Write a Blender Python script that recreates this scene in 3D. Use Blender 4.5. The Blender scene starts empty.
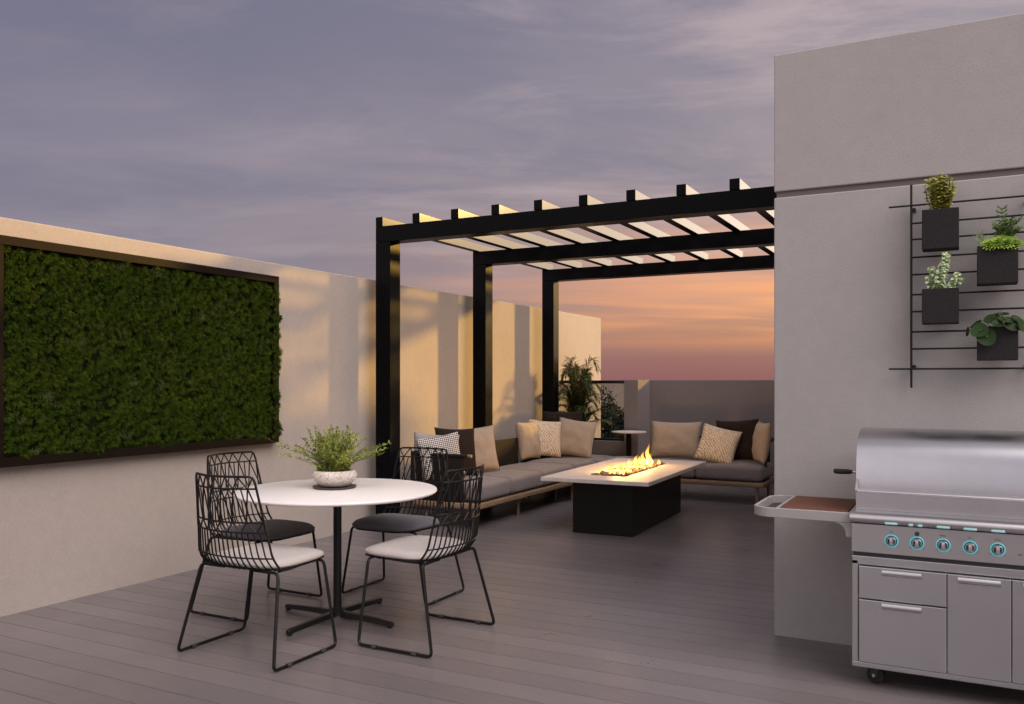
import bpy, bmesh, math, random
from mathutils import Vector, Matrix, noise
random.seed(11)
PI = math.pi
R = math.radians
S = bpy.context.scene
COL = S.collection
OBJ = {}

# ------------------------------------------------------------------ materials
def mat(name, base=(.5, .5, .5), rough=.5, metal=0., spec=.5):
    m = bpy.data.materials.new(name); m.use_nodes = True
    b = m.node_tree.nodes['Principled BSDF']
    b.inputs['Base Color'].default_value = (*base, 1)
    b.inputs['Roughness'].default_value = rough
    b.inputs['Metallic'].default_value = metal
    b.inputs['Specular IOR Level'].default_value = spec
    return m
def nd(m, t, **kw):
    n = m.node_tree.nodes.new(t)
    for k, v in kw.items():
        if k in n.inputs: n.inputs[k].default_value = v
        else: setattr(n, k, v)
    return n
def lk(m, a, b): m.node_tree.links.new(a, b)
def bsdf(m): return m.node_tree.nodes['Principled BSDF']
def coords(m, scale=(1, 1, 1), kind='Object', rot=(0, 0, 0)):
    tc = nd(m, 'ShaderNodeTexCoord'); mp = nd(m, 'ShaderNodeMapping')
    mp.inputs['Scale'].default_value = scale; mp.inputs['Rotation'].default_value = rot
    lk(m, tc.outputs[kind], mp.inputs['Vector'])
    return mp.outputs['Vector']
def noise_tex(m, scale, detail=4, rough=.55, sc=(1, 1, 1), kind='Object'):
    n = nd(m, 'ShaderNodeTexNoise'); n.inputs['Scale'].default_value = scale
    n.inputs['Detail'].default_value = detail; n.inputs['Roughness'].default_value = rough
    lk(m, coords(m, sc, kind), n.inputs['Vector'])
    return n.outputs['Fac']
def ramp(m, fac, stops):
    r = nd(m, 'ShaderNodeValToRGB'); e = r.color_ramp.elements
    while len(e) < len(stops): e.new(.5)
    for i, (p, c) in enumerate(stops):
        e[i].position = p; e[i].color = (*c, 1) if len(c) == 3 else c
    lk(m, fac, r.inputs['Fac']); return r.outputs['Color']
def math_n(m, op, a, b=None, c=None, clamp=False):
    n = nd(m, 'ShaderNodeMath', operation=op); n.use_clamp = clamp
    for i, v in enumerate((a, b, c)):
        if v is None: continue
        if isinstance(v, (int, float)): n.inputs[i].default_value = v
        else: lk(m, v, n.inputs[i])
    return n.outputs[0]
def mixc(m, fac, a, b, mode='MIX'):
    n = nd(m, 'ShaderNodeMix', data_type='RGBA', blend_type=mode)
    for i, v in ((0, fac), (6, a), (7, b)):
        if isinstance(v, (int, float)): n.inputs[i].default_value = v
        elif isinstance(v, tuple): n.inputs[i].default_value = (*v, 1) if len(v) == 3 else v
        else: lk(m, v, n.inputs[i])
    return n.outputs[2]
def bump(m, h, strength=.3, dist=.01, prev=None):
    b = nd(m, 'ShaderNodeBump'); b.inputs['Strength'].default_value = strength
    b.inputs['Distance'].default_value = dist; lk(m, h, b.inputs['Height'])
    if prev is not None: lk(m, prev, b.inputs['Normal'])
    lk(m, b.outputs['Normal'], bsdf(m).inputs['Normal']); return b.outputs['Normal']

def stucco(name, c, var=.06):
    m = mat(name, c, .92, spec=.2)
    big = noise_tex(m, 1.1, 5, .6); fine = noise_tex(m, 75, 3, .6); mid = noise_tex(m, 14, 4, .6)
    f = math_n(m, 'ADD', math_n(m, 'MULTIPLY', big, .6), math_n(m, 'MULTIPLY', mid, .4))
    lo = tuple(v * (1 - var * 1.6) for v in c); hi = tuple(min(.95, v * (1 + var)) for v in c)
    col = ramp(m, f, [(.3, lo), (.72, hi)])
    # small round pits and scuffs scattered over the render coat
    v = nd(m, 'ShaderNodeTexVoronoi', feature='F1'); v.inputs['Scale'].default_value = 3.1
    lk(m, coords(m), v.inputs['Vector'])
    spot = math_n(m, 'LESS_THAN', v.outputs['Distance'], .022)
    col = mixc(m, math_n(m, 'MULTIPLY', spot, .45), col, tuple(x * .35 for x in c))
    gr = noise_tex(m, 160, 2, .7)
    col = mixc(m, 1., col, ramp(m, gr, [(.25, (.84, .84, .84)), (.75, (1.12, 1.12, 1.12))]), 'MULTIPLY')
    lk(m, col, bsdf(m).inputs['Base Color'])
    n1 = bump(m, mid, .04, .012); bump(m, fine, .28, .003, n1)
    return m
M = {}
M['wall'] = stucco('stucco_cream', (.315, .275, .245))
M['tower'] = stucco('stucco_grey', (.318, .303, .30))
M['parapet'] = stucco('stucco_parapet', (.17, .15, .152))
M['reglet'] = mat('reglet', (.10, .085, .08), .6)
M['black'] = mat('black_coated_steel', (.006, .006, .0065), .35, spec=.3)
M['pergola'] = mat('pergola_coating', (.0035, .0035, .004), .3, spec=.035)
M['rafter'] = mat('rafter_coating', (.0035, .0035, .004), .10, spec=.55)
_n = noise_tex(M['pergola'], 6, 3); lk(M['pergola'], ramp(M['pergola'], _n, [(.3, (.26, .26, .26)), (.7, (.36, .36, .36))]), bsdf(M['pergola']).inputs['Roughness'])
M['chair_metal'] = mat('chair_wire', (.006, .0055, .0055), .42, spec=.2)
M['pad'] = mat('pad_fabric', (.50, .46, .43), .95, spec=.1)
M['white_top'] = mat('white_laminate', (.64, .605, .585), .4)
M['base_black'] = mat('fire_base_black', (.005, .0045, .0045), .4, spec=.25)
M['glide'] = mat('plastic_glide', (.03, .03, .03), .6)

m = mat('deck_composite', (.13, .115, .11), .5, spec=.6); M['deck'] = m
at = nd(m, 'ShaderNodeAttribute', attribute_name='Col')
g = noise_tex(m, 9, 5, .65, (.35, 9, 1)); g2 = noise_tex(m, 2.3, 4, .6)
c1 = ramp(m, g, [(.3, (.112, .097, .099)), (.7, (.144, .126, .128))])
c1 = mixc(m, 1.0, c1, at.outputs['Color'], 'MULTIPLY')
lk(m, c1, bsdf(m).inputs['Base Color'])
lk(m, ramp(m, g2, [(.3, (.27, .27, .27)), (.7, (.38, .38, .38))]), bsdf(m).inputs['Roughness'])
bump(m, g, .05, .003)
M['deck_gap'] = mat('deck_gap', (.015, .012, .012), .9)
M['roof'] = mat('terrace_body', (.32, .29, .27), .9)

def fabric(name, c, scale=420, var=.18):
    m = mat(name, c, .95, spec=.12)
    w1 = nd(m, 'ShaderNodeTexWave', bands_direction='X'); w2 = nd(m, 'ShaderNodeTexWave', bands_direction='Z')
    w3 = nd(m, 'ShaderNodeTexWave', bands_direction='Y')
    v = coords(m)
    hs = []
    for w in (w1, w2, w3):
        w.inputs['Scale'].default_value = scale / 6.28; w.inputs['Distortion'].default_value = .6
        lk(m, v, w.inputs['Vector']); hs.append(w.outputs['Fac'])
    h = math_n(m, 'ADD', math_n(m, 'ADD', hs[0], hs[1]), hs[2])
    n = noise_tex(m, 60, 4, .7)
    lk(m, ramp(m, n, [(.25, tuple(x * (1 - var) for x in c)), (.75, tuple(x * (1 + var) for x in c))]), bsdf(m).inputs['Base Color'])
    big = noise_tex(m, 7, 4, .6)
    n1 = bump(m, big, .25, .02); bump(m, h, .25, .002, n1)
    bsdf(m).inputs['Sheen Weight'].default_value = .15
    return m
M['seat'] = fabric('sofa_fabric', (.185, .155, .15))
M['tan'] = fabric('tan_fabric', (.285, .23, .185))
M['greyp'] = fabric('grey_fabric', (.30, .27, .27))
M['darkp'] = fabric('dark_fabric', (.017, .0115, .0095)); bsdf(M['darkp']).inputs['Sheen Weight'].default_value = .02
M['padf'] = fabric('chair_pad_fabric', (.38, .345, .325), 500, .08); M['pad'] = M['padf']
M['dark_pad'] = fabric('dark_pad_fabric', (.085, .080, .092), 500, .1)
def pattern(name, a, b, sc, rot):
    m = mat(name, a, .95, spec=.1)
    ck = nd(m, 'ShaderNodeTexChecker'); ck.inputs['Scale'].default_value = sc
    ck.inputs['Color1'].default_value = (*a, 1); ck.inputs['Color2'].default_value = (*b, 1)
    lk(m, coords(m, (1, .02, 1), 'Object', rot), ck.inputs['Vector'])
    lk(m, ck.outputs['Color'], bsdf(m).inputs['Base Color'])
    bump(m, ck.outputs['Fac'], .3, .003)
    return m
M['bw'] = pattern('black_white_weave', (.60, .55, .50), (.05, .045, .045), 78, (0, R(45), 0))
def waves(name, a, b):
    m = mat(name, a, .95, spec=.1)
    w = nd(m, 'ShaderNodeTexWave', wave_type='BANDS', bands_direction='DIAGONAL')
    w.inputs['Scale'].default_value = 17; w.inputs['Distortion'].default_value = 5; w.inputs['Detail'].default_value = 2
    w.inputs['Detail Scale'].default_value = 2.4
    lk(m, coords(m), w.inputs['Vector'])
    lk(m, ramp(m, w.outputs['Fac'], [(.35, a), (.62, b)]), bsdf(m).inputs['Base Color'])
    bump(m, w.outputs['Fac'], .4, .004)
    return m
M['cream'] = waves('cream_wave_weave', (.58, .50, .41), (.33, .26, .195))
m = mat('teak', (.40, .25, .13), .5); M['wood'] = m
lk(m, ramp(m, noise_tex(m, 8, 5, .6, (1, 1, 9)), [(.3, (.175, .11, .065)), (.7, (.25, .165, .10))]), bsdf(m).inputs['Base Color'])
m = mat('woven_rope_back', (.014, .011, .010), .9, spec=.1); M['weave'] = m
w = nd(m, 'ShaderNodeTexChecker'); w.inputs['Scale'].default_value = 90
lk(m, coords(m), w.inputs['Vector']); bump(m, w.outputs['Fac'], .5, .004)
m = mat('concrete_top', (.50, .44, .41), .6); M['conc'] = m
lk(m, ramp(m, noise_tex(m, 16, 6, .7), [(.3, (.44, .385, .36)), (.7, (.55, .49, .455))]), bsdf(m).inputs['Base Color'])
M['dark_tray'] = mat('burner_steel', (.05, .045, .04), .5, .6)
m = mat('lava_rock', (.07, .05, .04), .85); M['rock'] = m
lk(m, ramp(m, noise_tex(m, 9, 2), [(.35, (.05, .036, .025)), (.6, (.30, .20, .11))]), bsdf(m).inputs['Base Color'])

# brushed stainless
def steel(name, c=(.60, .59, .585), r=.30):
    m = mat(name, c, r, 1.)
    n = noise_tex(m, 60, 3, .6, (.35, 9, 9)); sp = noise_tex(m, 4, 4, .7)
    lk(m, ramp(m, sp, [(.3, tuple(x * .95 for x in c)), (.7, tuple(x * 1.04 for x in c))]), bsdf(m).inputs['Base Color'])
    return m
M['steel'] = steel('brushed_steel', (.52, .515, .525), .27)
M['steel_hood'] = steel('brushed_steel_hood', (.54, .535, .56), .27)
M['steel_pale'] = steel('satin_steel', (.54, .53, .535), .34)
M['steel_dark'] = mat('grill_seam', (.05, .05, .052), .5, .5)
M['ink'] = mat('printed_ink', (.03, .03, .03), .7)
M['rubber'] = mat('rubber', (.012, .012, .012), .75)
m = mat('led_cyan', (.1, .35, .4), .4); M['led'] = m
bsdf(m).inputs['Emission Color'].default_value = (.10, .72, .85, 1); bsdf(m).inputs['Emission Strength'].default_value = .24
M['led_soft'] = mat('led_glow', (.3, .45, .46), .35)
bsdf(M['led_soft']).inputs['Emission Color'].default_value = (.14, .62, .66, 1); bsdf(M['led_soft']).inputs['Emission Strength'].default_value = .12
M['shelf'] = mat('shelf_paint', (.27, .26, .255), .4)
m = mat('cutting_board', (.16, .055, .03), .75, spec=.2); M['board'] = m
lk(m, ramp(m, noise_tex(m, 30, 5, .7, (2, 14, 1)), [(.3, (.075, .031, .019)), (.7, (.14, .06, .037))]), bsdf(m).inputs['Base Color'])
bump(m, noise_tex(m, 160, 2), .3, .002)

m = mat('black_planter', (.02, .018, .018), .7, spec=.15); M['planter'] = m
n = noise_tex(m, 40, 3, .6, (6, 6, 1)); lk(m, ramp(m, n, [(.3, (.012, .0105, .011)), (.7, (.024, .021, .022))]), bsdf(m).inputs['Base Color'])
bump(m, noise_tex(m, 24, 2, .5, (9, 9, 1.4)), .5, .004)
M['soil'] = mat('soil', (.03, .02, .014), .95)
m = mat('speckled_stone', (.55, .50, .45), .8); M['stone'] = m
v = nd(m, 'ShaderNodeTexVoronoi'); v.inputs['Scale'].default_value = 70; lk(m, coords(m), v.inputs['Vector'])
sp = math_n(m, 'LESS_THAN', v.outputs['Distance'], .30)
lk(m, mixc(m, math_n(m, 'MULTIPLY', sp, .8), ramp(m, noise_tex(m, 22, 5), [(.3, (.46, .41, .36)), (.7, (.62, .56, .50))]), (.24, .19, .15)), bsdf(m).inputs['Base Color'])
bump(m, noise_tex(m, 60, 4), .4, .003)
M['saucer'] = mat('dark_saucer', (.05, .045, .045), .55)
def leafmat(name, rough=.55, trans=.25):
    m = mat(name, (.1, .2, .05), rough, spec=.35)
    a = nd(m, 'ShaderNodeAttribute', attribute_name='Col')
    lk(m, a.outputs['Color'], bsdf(m).inputs['Base Color'])
    t = nd(m, 'ShaderNodeBsdfTranslucent'); mx = nd(m, 'ShaderNodeMixShader'); mx.inputs[0].default_value = trans
    lk(m, a.outputs['Color'], t.inputs['Color'])
    out = m.node_tree.nodes['Material Output']
    lk(m, bsdf(m).outputs[0], mx.inputs[1]); lk(m, t.outputs[0], mx.inputs[2]); lk(m, mx.outputs[0], out.inputs['Surface'])
    return m
M['leaf'] = leafmat('leaf'); M['gloss_leaf'] = leafmat('glossy_leaf', .55, .1); bsdf(M['gloss_leaf']).inputs['Specular IOR Level'].default_value = .18; M['moss'] = leafmat('moss', .95, .12); bsdf(M['moss']).inputs['Specular IOR Level'].default_value = .08
m = mat('bronze_frame', (.007, .0042, .0024), .6, spec=.08); M['frame'] = m
M['cork'] = mat('cork_backing', (.16, .10, .045), .9)
M['glass'] = mat('railing_glass', (.85, .9, .9), .02)
bsdf(M['glass']).inputs['Transmission Weight'].default_value = 1.0
bsdf(M['glass']).inputs['IOR'].default_value = 1.45
m = M['glass']      # thin architectural glass: clear pane with fresnel reflection
tr = nd(m, 'ShaderNodeBsdfTransparent'); tr.inputs['Color'].default_value = (.80, .82, .82, 1)
gl = nd(m, 'ShaderNodeBsdfGlossy'); gl.inputs['Roughness'].default_value = .02
fr = nd(m, 'ShaderNodeFresnel'); mx = nd(m, 'ShaderNodeMixShader')
lk(m, fr.outputs[0], mx.inputs[0]); lk(m, tr.outputs[0], mx.inputs[1]); lk(m, gl.outputs[0], mx.inputs[2])
lk(m, mx.outputs[0], m.node_tree.nodes['Material Output'].inputs['Surface'])
M['ground'] = mat('far_ground', (.09, .085, .075), 1., spec=0.)
lk(M['ground'], ramp(M['ground'], noise_tex(M['ground'], .02, 6), [(.3, (.115, .095, .092)), (.75, (.15, .125, .12))]), bsdf(M['ground']).inputs['Base Color'])
M['bark'] = mat('bark', (.08, .06, .045), .9)

# ------------------------------------------------------------------ mesh builder
class MB:
    def __init__(s): s.v = []; s.f = []; s.mi = []; s.c = []; s.smooth = []
    def add(s, vs, fs, mi=0, col=(1, 1, 1), smooth=False):
        o = len(s.v); s.v += [tuple(v) for v in vs]
        s.c += [col] * len(vs)
        for f in fs: s.f.append(tuple(o + i for i in f)); s.mi.append(mi); s.smooth.append(smooth)
    def box(s, x0, x1, y0, y1, z0, z1, mi=0, col=(1, 1, 1)):
        s.add([(x0, y0, z0), (x1, y0, z0), (x1, y1, z0), (x0, y1, z0), (x0, y0, z1), (x1, y0, z1), (x1, y1, z1), (x0, y1, z1)],
              [(0, 3, 2, 1), (4, 5, 6, 7), (0, 1, 5, 4), (1, 2, 6, 5), (2, 3, 7, 6), (3, 0, 4, 7)], mi, col)
    def rbox(s, x0, x1, y0, y1, z0, z1, b=.01, seg=3, mi=0, crown=0., smooth=True):
        bm = bmesh.new(); bmesh.ops.create_cube(bm, size=1)
        for v in bm.verts:
            v.co = Vector(((x0 + x1) / 2 + v.co.x * (x1 - x0), (y0 + y1) / 2 + v.co.y * (y1 - y0), (z0 + z1) / 2 + v.co.z * (z1 - z0)))
        if crown:
            bmesh.ops.subdivide_edges(bm, edges=bm.edges[:], cuts=1, use_grid_fill=True)
        es = [e for e in bm.edges if len(e.link_faces) == 2 and e.calc_face_angle() > .5]
        bmesh.ops.bevel(bm, geom=es, offset=b, segments=seg, profile=.5, affect='EDGES')
        if crown:
            bmesh.ops.subdivide_edges(bm, edges=[e for e in bm.edges if e.calc_length() > .12], cuts=3, use_grid_fill=True)
            for v in bm.verts:
                u = (v.co.x - (x0 + x1) / 2) / ((x1 - x0) / 2); w = (v.co.y - (y0 + y1) / 2) / ((y1 - y0) / 2)
                t = (v.co.z - z0) / (z1 - z0)
                v.co.z += crown * (1 - u * u) * (1 - w * w) * t
                n = noise.noise(v.co * 5) * .005
                v.co += Vector((n, n, n * t))
        bm.verts.index_update()
        s.add([v.co[:] for v in bm.verts], [[v.index for v in f.verts] for f in bm.faces], mi, (1, 1, 1), smooth); bm.free()
    def tube(s, pts, r, n=6, mi=0, closed=False, cap=True, col=(1, 1, 1)):
        pts = [Vector(p) for p in pts]; k = len(pts)
        rs = r if isinstance(r, (list, tuple)) else [r] * k
        tg = []
        for i in range(k):
            a = pts[(i - 1) % k] if (closed or i > 0) else pts[i]
            b = pts[(i + 1) % k] if (closed or i < k - 1) else pts[i]
            t = (b - a)
            tg.append(t.normalized() if t.length > 1e-9 else Vector((0, 0, 1)))
        up = Vector((0, 0, 1)) if abs(tg[0].z) < .9 else Vector((1, 0, 0))
        x = tg[0].cross(up).normalized()
        vs = []; 
        for i in range(k):
            x = (x - tg[i] * x.dot(tg[i])); 
            x = x.normalized() if x.length > 1e-6 else tg[i].orthogonal().normalized()
            y = tg[i].cross(x)
            for j in range(n):
                a = 2 * PI * j / n
                vs.append(pts[i] + (x * math.cos(a) + y * math.sin(a)) * rs[i])
        fs = []
        for i in range(k if closed else k - 1):
            i2 = (i + 1) % k
            for j in range(n):
                fs.append((i * n + j, i * n + (j + 1) % n, i2 * n + (j + 1) % n, i2 * n + j))
        if cap and not closed:
            fs.append(tuple(range(n))[::-1]); fs.append(tuple((k - 1) * n + j for j in range(n)))
        s.add(vs, fs, mi, col, True)
    def lathe(s, prof, n=32, cx=0, cy=0, mi=0, smooth=True, capb=True, capt=True):
        vs = []; fs = []
        for r, z in prof:
            for j in range(n):
                a = 2 * PI * j / n; vs.append((cx + r * math.cos(a), cy + r * math.sin(a), z))
        for i in range(len(prof) - 1):
            for j in range(n):
                fs.append((i * n + j, i * n + (j + 1) % n, (i + 1) * n + (j + 1) % n, (i + 1) * n + j))
        if capb: fs.append(tuple(range(n))[::-1])
        if capt: fs.append(tuple((len(prof) - 1) * n + j for j in range(n)))
        s.add(vs, fs, mi, (1, 1, 1), smooth)
    def extrude_x(s, prof, x0, x1, mi=0, smooth=False):   # prof: list of (y,z), closed polygon
        n = len(prof)
        vs = [(x0, y, z) for y, z in prof] + [(x1, y, z) for y, z in prof]
        fs = [(i, (i + 1) % n, n + (i + 1) % n, n + i) for i in range(n)]
        s.add(vs, fs, mi, (1, 1, 1), smooth)
        s.add(vs[:n], [tuple(range(n))[::-1]], mi); s.add(vs[n:], [tuple(range(n))], mi)
    def leaf(s, p, d, nrm, L, W, col, fold=.25, mi=0, droop=0.):
        p = Vector(p); d = Vector(d).normalized(); nrm = Vector(nrm)
        sd = d.cross(nrm)
        sd = sd.normalized() if sd.length > 1e-5 else d.orthogonal().normalized()
        up = sd.cross(d)
        a = p; m1 = p + d * L * .45; b = p + d * L - up * L * droop
        l = m1 + sd * W / 2 + up * W * fold; r = m1 - sd * W / 2 + up * W * fold
        s.add([a, l, b, r, m1], [(0, 4, 1), (4, 2, 1), (0, 3, 4), (4, 3, 2)], mi, col, True)
    def disc_leaf(s, p, nrm, rad, col, n=10, mi=0, cup=.12, notch=False):
        p = Vector(p); nrm = Vector(nrm).normalized(); x = nrm.orthogonal().normalized(); y = nrm.cross(x)
        vs = [p - nrm * rad * cup]; 
        for ring, rr in ((0, .55), (1, 1.)):
            for j in range(n):
                a = 2 * PI * j / n; q = rad * rr * (1 + .06 * math.sin(3 * a + p.x * 50))
                vs.append(p + (x * math.cos(a) + y * math.sin(a)) * q + nrm * rad * cup * (rr * rr - 1))
        fs = [(0, 1 + j, 1 + (j + 1) % n) for j in range(n)]
        fs += [(1 + j, 1 + n + j, 1 + n + (j + 1) % n, 1 + (j + 1) % n) for j in range(n)]
        s.add(vs, fs, mi, col, True)
    def build(s, name, mats, parent=None, loc=None, rot=None, attr=False, autosmooth=True):
        me = bpy.data.meshes.new(name); me.from_pydata(s.v, [], s.f)
        for mm in (mats if isinstance(mats, (list, tuple)) else [mats]): me.materials.append(mm)
        me.polygons.foreach_set('material_index', s.mi)
        me.polygons.foreach_set('use_smooth', s.smooth)
        if attr:
            ca = me.color_attributes.new('Col', 'FLOAT_COLOR', 'POINT')
            flat = []
            for c in s.c: flat += [c[0], c[1], c[2], 1.]
            ca.data.foreach_set('color', flat)
        me.update()
        if autosmooth and any(s.smooth):
            try: me.set_sharp_from_angle(angle=R(40))
            except Exception: pass
        o = bpy.data.objects.new(name, me); COL.objects.link(o)
        if parent: o.parent = parent
        if loc: o.location = loc
        if rot: o.rotation_euler = rot
        return o
def tag(o, label=None, cat=None, group=None, kind=None):
    if label: o['label'] = label
    if cat: o['category'] = cat
    if group: o['group'] = group
    if kind: o['kind'] = kind
    return o
def empty(name, loc=(0, 0, 0), rz=0, label=None, cat=None, group=None):
    o = bpy.data.objects.new(name, None); COL.objects.link(o); o.location = loc; o.rotation_euler = (0, 0, rz)
    o.empty_display_size = .1
    return tag(o, label, cat, group)
def kids(o): return [c for c in bpy.data.objects if c.parent == o]
def copy_tree(o, parent=None):
    c = o.copy(); COL.objects.link(c)
    if parent: c.parent = parent
    for ch in kids(o): copy_tree(ch, c)
    return c
def bevelled(o, w=.004, seg=2):
    b = o.modifiers.new('edge', 'BEVEL'); b.width = w; b.segments = seg; b.limit_method = 'ANGLE'; b.angle_limit = R(50)
    return o
def lerp(a, b, t): return a + (b - a) * t
def vcol(c, k=.25):
    f = 1 + random.uniform(-k, k); g = 1 + random.uniform(-k, k) * .4
    return (max(0, c[0] * f * g), max(0, c[1] * f), max(0, c[2] * f / g))

# ------------------------------------------------------------------ layout numbers (metres)
WX = -5.046      # face of the long left wall
TX, TY = -.932, 4.847   # corner of the tall wall block
PW = .165
PX = -4.9
PY = (6.54, 8.337, 10.123)
FY = 11.39

# ------------------------------------------------------------------ setting
mb = MB()
y0 = 2.364 - .165 * 48; k = 0
while y0 < 11.6:
    y1 = y0 + .165
    xs = [-5.3, 7.0]
    f = 1 + random.uniform(-.09, .09)
    mb.box(xs[0], xs[1], y0 + .0021, y1 - .0021, -.03, 0, 0, (f, f * random.uniform(.985, 1.015), f))
    y0 = y1; k += 1
mb.box(-5.3, 7.0, 2.364 - .165 * 48, 11.6, -.06, -.034, 1)
o = mb.build('deck', [M['deck'], M['deck_gap']], attr=True); tag(o, kind='structure')
mb = MB(); mb.box(-5.25, 7.0, -5.6, 14.5, -9.0, -.064)
tag(mb.build('terrace_floor_slab', M['roof']), kind='structure')
mb = MB(); mb.add([(-3000, -3000, -9), (3000, -3000, -9), (3000, 3000, -9), (-3000, 3000, -9)], [(0, 1, 2, 3)])
tag(mb.build('ground', M['ground']), kind='structure')

mb = MB(); mb.box(WX - .22, WX, -5.6, 12.54, -.02, 2.365)
o = mb.build('boundary_wall', M['wall']); bevelled(o, .008, 2)
tag(o, 'long cream stucco wall carrying the moss panel along one side of the deck', 'wall')
t = empty('wall_block', (TX, TY, 0), 0, 'tall grey stucco block behind the steel grill, with a dark groove', 'wall')
mb = MB(); mb.box(0, 5, 0, 9.05, -.02, 2.399); mb.box(0, 5, 0, 9.05, 2.432, 3.184); 
o = mb.build('render_face', M['tower'], t); bevelled(o, .006, 2)
mb = MB(); mb.box(.012, 4.99,   .012, 9.03, 2.39, 2.44); mb.build('groove', M['reglet'], t)
t = empty('parapet_wall', (-3.859, FY, 0), 0, 'low stucco parapet wall behind the far sofa, with a projecting pier', 'wall')
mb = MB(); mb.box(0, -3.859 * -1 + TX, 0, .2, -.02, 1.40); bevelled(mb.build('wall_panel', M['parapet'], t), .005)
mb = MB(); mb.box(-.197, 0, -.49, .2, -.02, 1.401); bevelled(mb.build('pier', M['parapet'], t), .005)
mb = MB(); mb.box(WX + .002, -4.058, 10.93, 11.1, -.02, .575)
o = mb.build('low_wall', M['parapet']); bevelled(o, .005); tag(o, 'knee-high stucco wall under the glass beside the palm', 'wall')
t = empty('glass_railing', (-4.55, 11.0, .575), 0, 'glass railing with a dark handrail on the knee-high wall', 'railing')
mb = MB(); mb.box(-.49, .488, -.006, .006, .001, .775); mb.build('glass_panel', M['glass'], t)
mb = MB(); mb.rbox(-.493, .49, -.025, .025, .777, .82, .006, 2); mb.build('handrail', M['black'], t)
mb = MB(); mb.rbox(-.492, .489, -.014, .014, .0, .03, .003, 1); mb.build('bottom_channel', M['black'], t)

# trees beyond the railing
def tree(x, y, zb, h, rad, label, seed):
    rnd = random.Random(seed)
    t = empty('tree', (x, y, zb), rnd.uniform(0, 6), label, 'tree', 'dark trees beyond the glass railing')
    mb = MB(); mb.tube([(0, 0, 0), (.1, .05, h * .35), (.0, .15, h * .7)], [.28, .2, .08], 8)
    for i in range(7):
        a = rnd.uniform(0, 6.28); mb.tube([(0.05, .05, h * .35), (math.cos(a) * rad * .35, math.sin(a) * rad * .35, h * .6), (math.cos(a) * rad * .6, math.sin(a) * rad * .6, h * .78)], [.12, .07, .03], 6)
    mb.build('trunk', M['bark'], t)
    mb = MB()
    clumps = []
    for i in range(80):
        while True:
            p = Vector((rnd.uniform(-1, 1), rnd.uniform(-1, 1), rnd.uniform(-1, 1)))
            if p.length < 1: break
        clumps.append((Vector((p.x * rad, p.y * rad, h * .66 + p.z * h * .33)), rnd.uniform(.5, 1.0) * rad * .34))
    for c, r in clumps:
        base = (rnd.uniform(.006, .014), rnd.uniform(.009, .018), .007)
        for k in range(210):
            d = Vector((rnd.gauss(0, 1), rnd.gauss(0, 1), rnd.gauss(0, 1))).normalized()
            q = c + d * r * rnd.uniform(.5, 1.05)
            mb.leaf(q, d + Vector((rnd.uniform(-1, 1), rnd.uniform(-1, 1), rnd.uniform(-1, .3))), d, .24, .13, tuple(v * rnd.uniform(.7, 1.3) for v in base))
    mb.build('crown', M['leaf'], t, attr=True)
tree(-17.6, 45.0, -9, 9.6, 3.1, 'dark bushy tree beyond the glass railing, its rounded top showing beside the pier', 3)
tree(-22.5, 52.0, -9, 8.8, 3.6, 'lower dark tree behind the palm, seen through the glass railing', 5)

# ------------------------------------------------------------------ green wall
t = empty('moss_panel', (WX, 4.165, .888), 0, 'framed living moss panel hung on the long cream wall', 'green wall')
GY0, GY1, GH = -1.165, 1.167, 1.358
mb = MB(); fw = .055; dp = .078
mb.box(.001, dp, GY0, GY1, 0, fw); mb.box(.001, dp, GY0, GY1, GH - fw, GH)
mb.box(.001, dp, GY0, GY0 + fw, fw, GH - fw); mb.box(.001, dp, GY1 - fw, GY1, fw, GH - fw)
bevelled(mb.build('frame', M['frame'], t), .003)
mb = MB(); mb.box(.001, .03, GY0 + fw, GY1 - fw, fw, GH - fw); mb.build('backing', M['cork'], t)
mb = MB(); rnd = random.Random(4)
mb.box(.031, .038, GY0 + fw + .004, GY1 - fw - .002, fw + .003, GH - fw - .003, 0, (.006, .010, .002))
cells = {}; cent = []
for tr in range(9000):          # mounds of unequal size, never closer than their own width
    y = rnd.uniform(GY0 + fw + .012, GY1 - fw + .030); z = rnd.uniform(fw + .010, GH - fw - .012); d0 = rnd.uniform(.030, .048)
    k0 = (int(y / .05), int(z / .05)); ok = True
    for a in (-1, 0, 1):
        for b in (-1, 0, 1):
            for (yy, zz, dd) in cells.get((k0[0] + a, k0[1] + b), ()):
                if (yy - y) ** 2 + (zz - z) ** 2 < ((d0 + dd) * .5) ** 2: ok = False
    if ok: cells.setdefault(k0, []).append((y, z, d0)); cent.append((y, z, d0))
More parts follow.
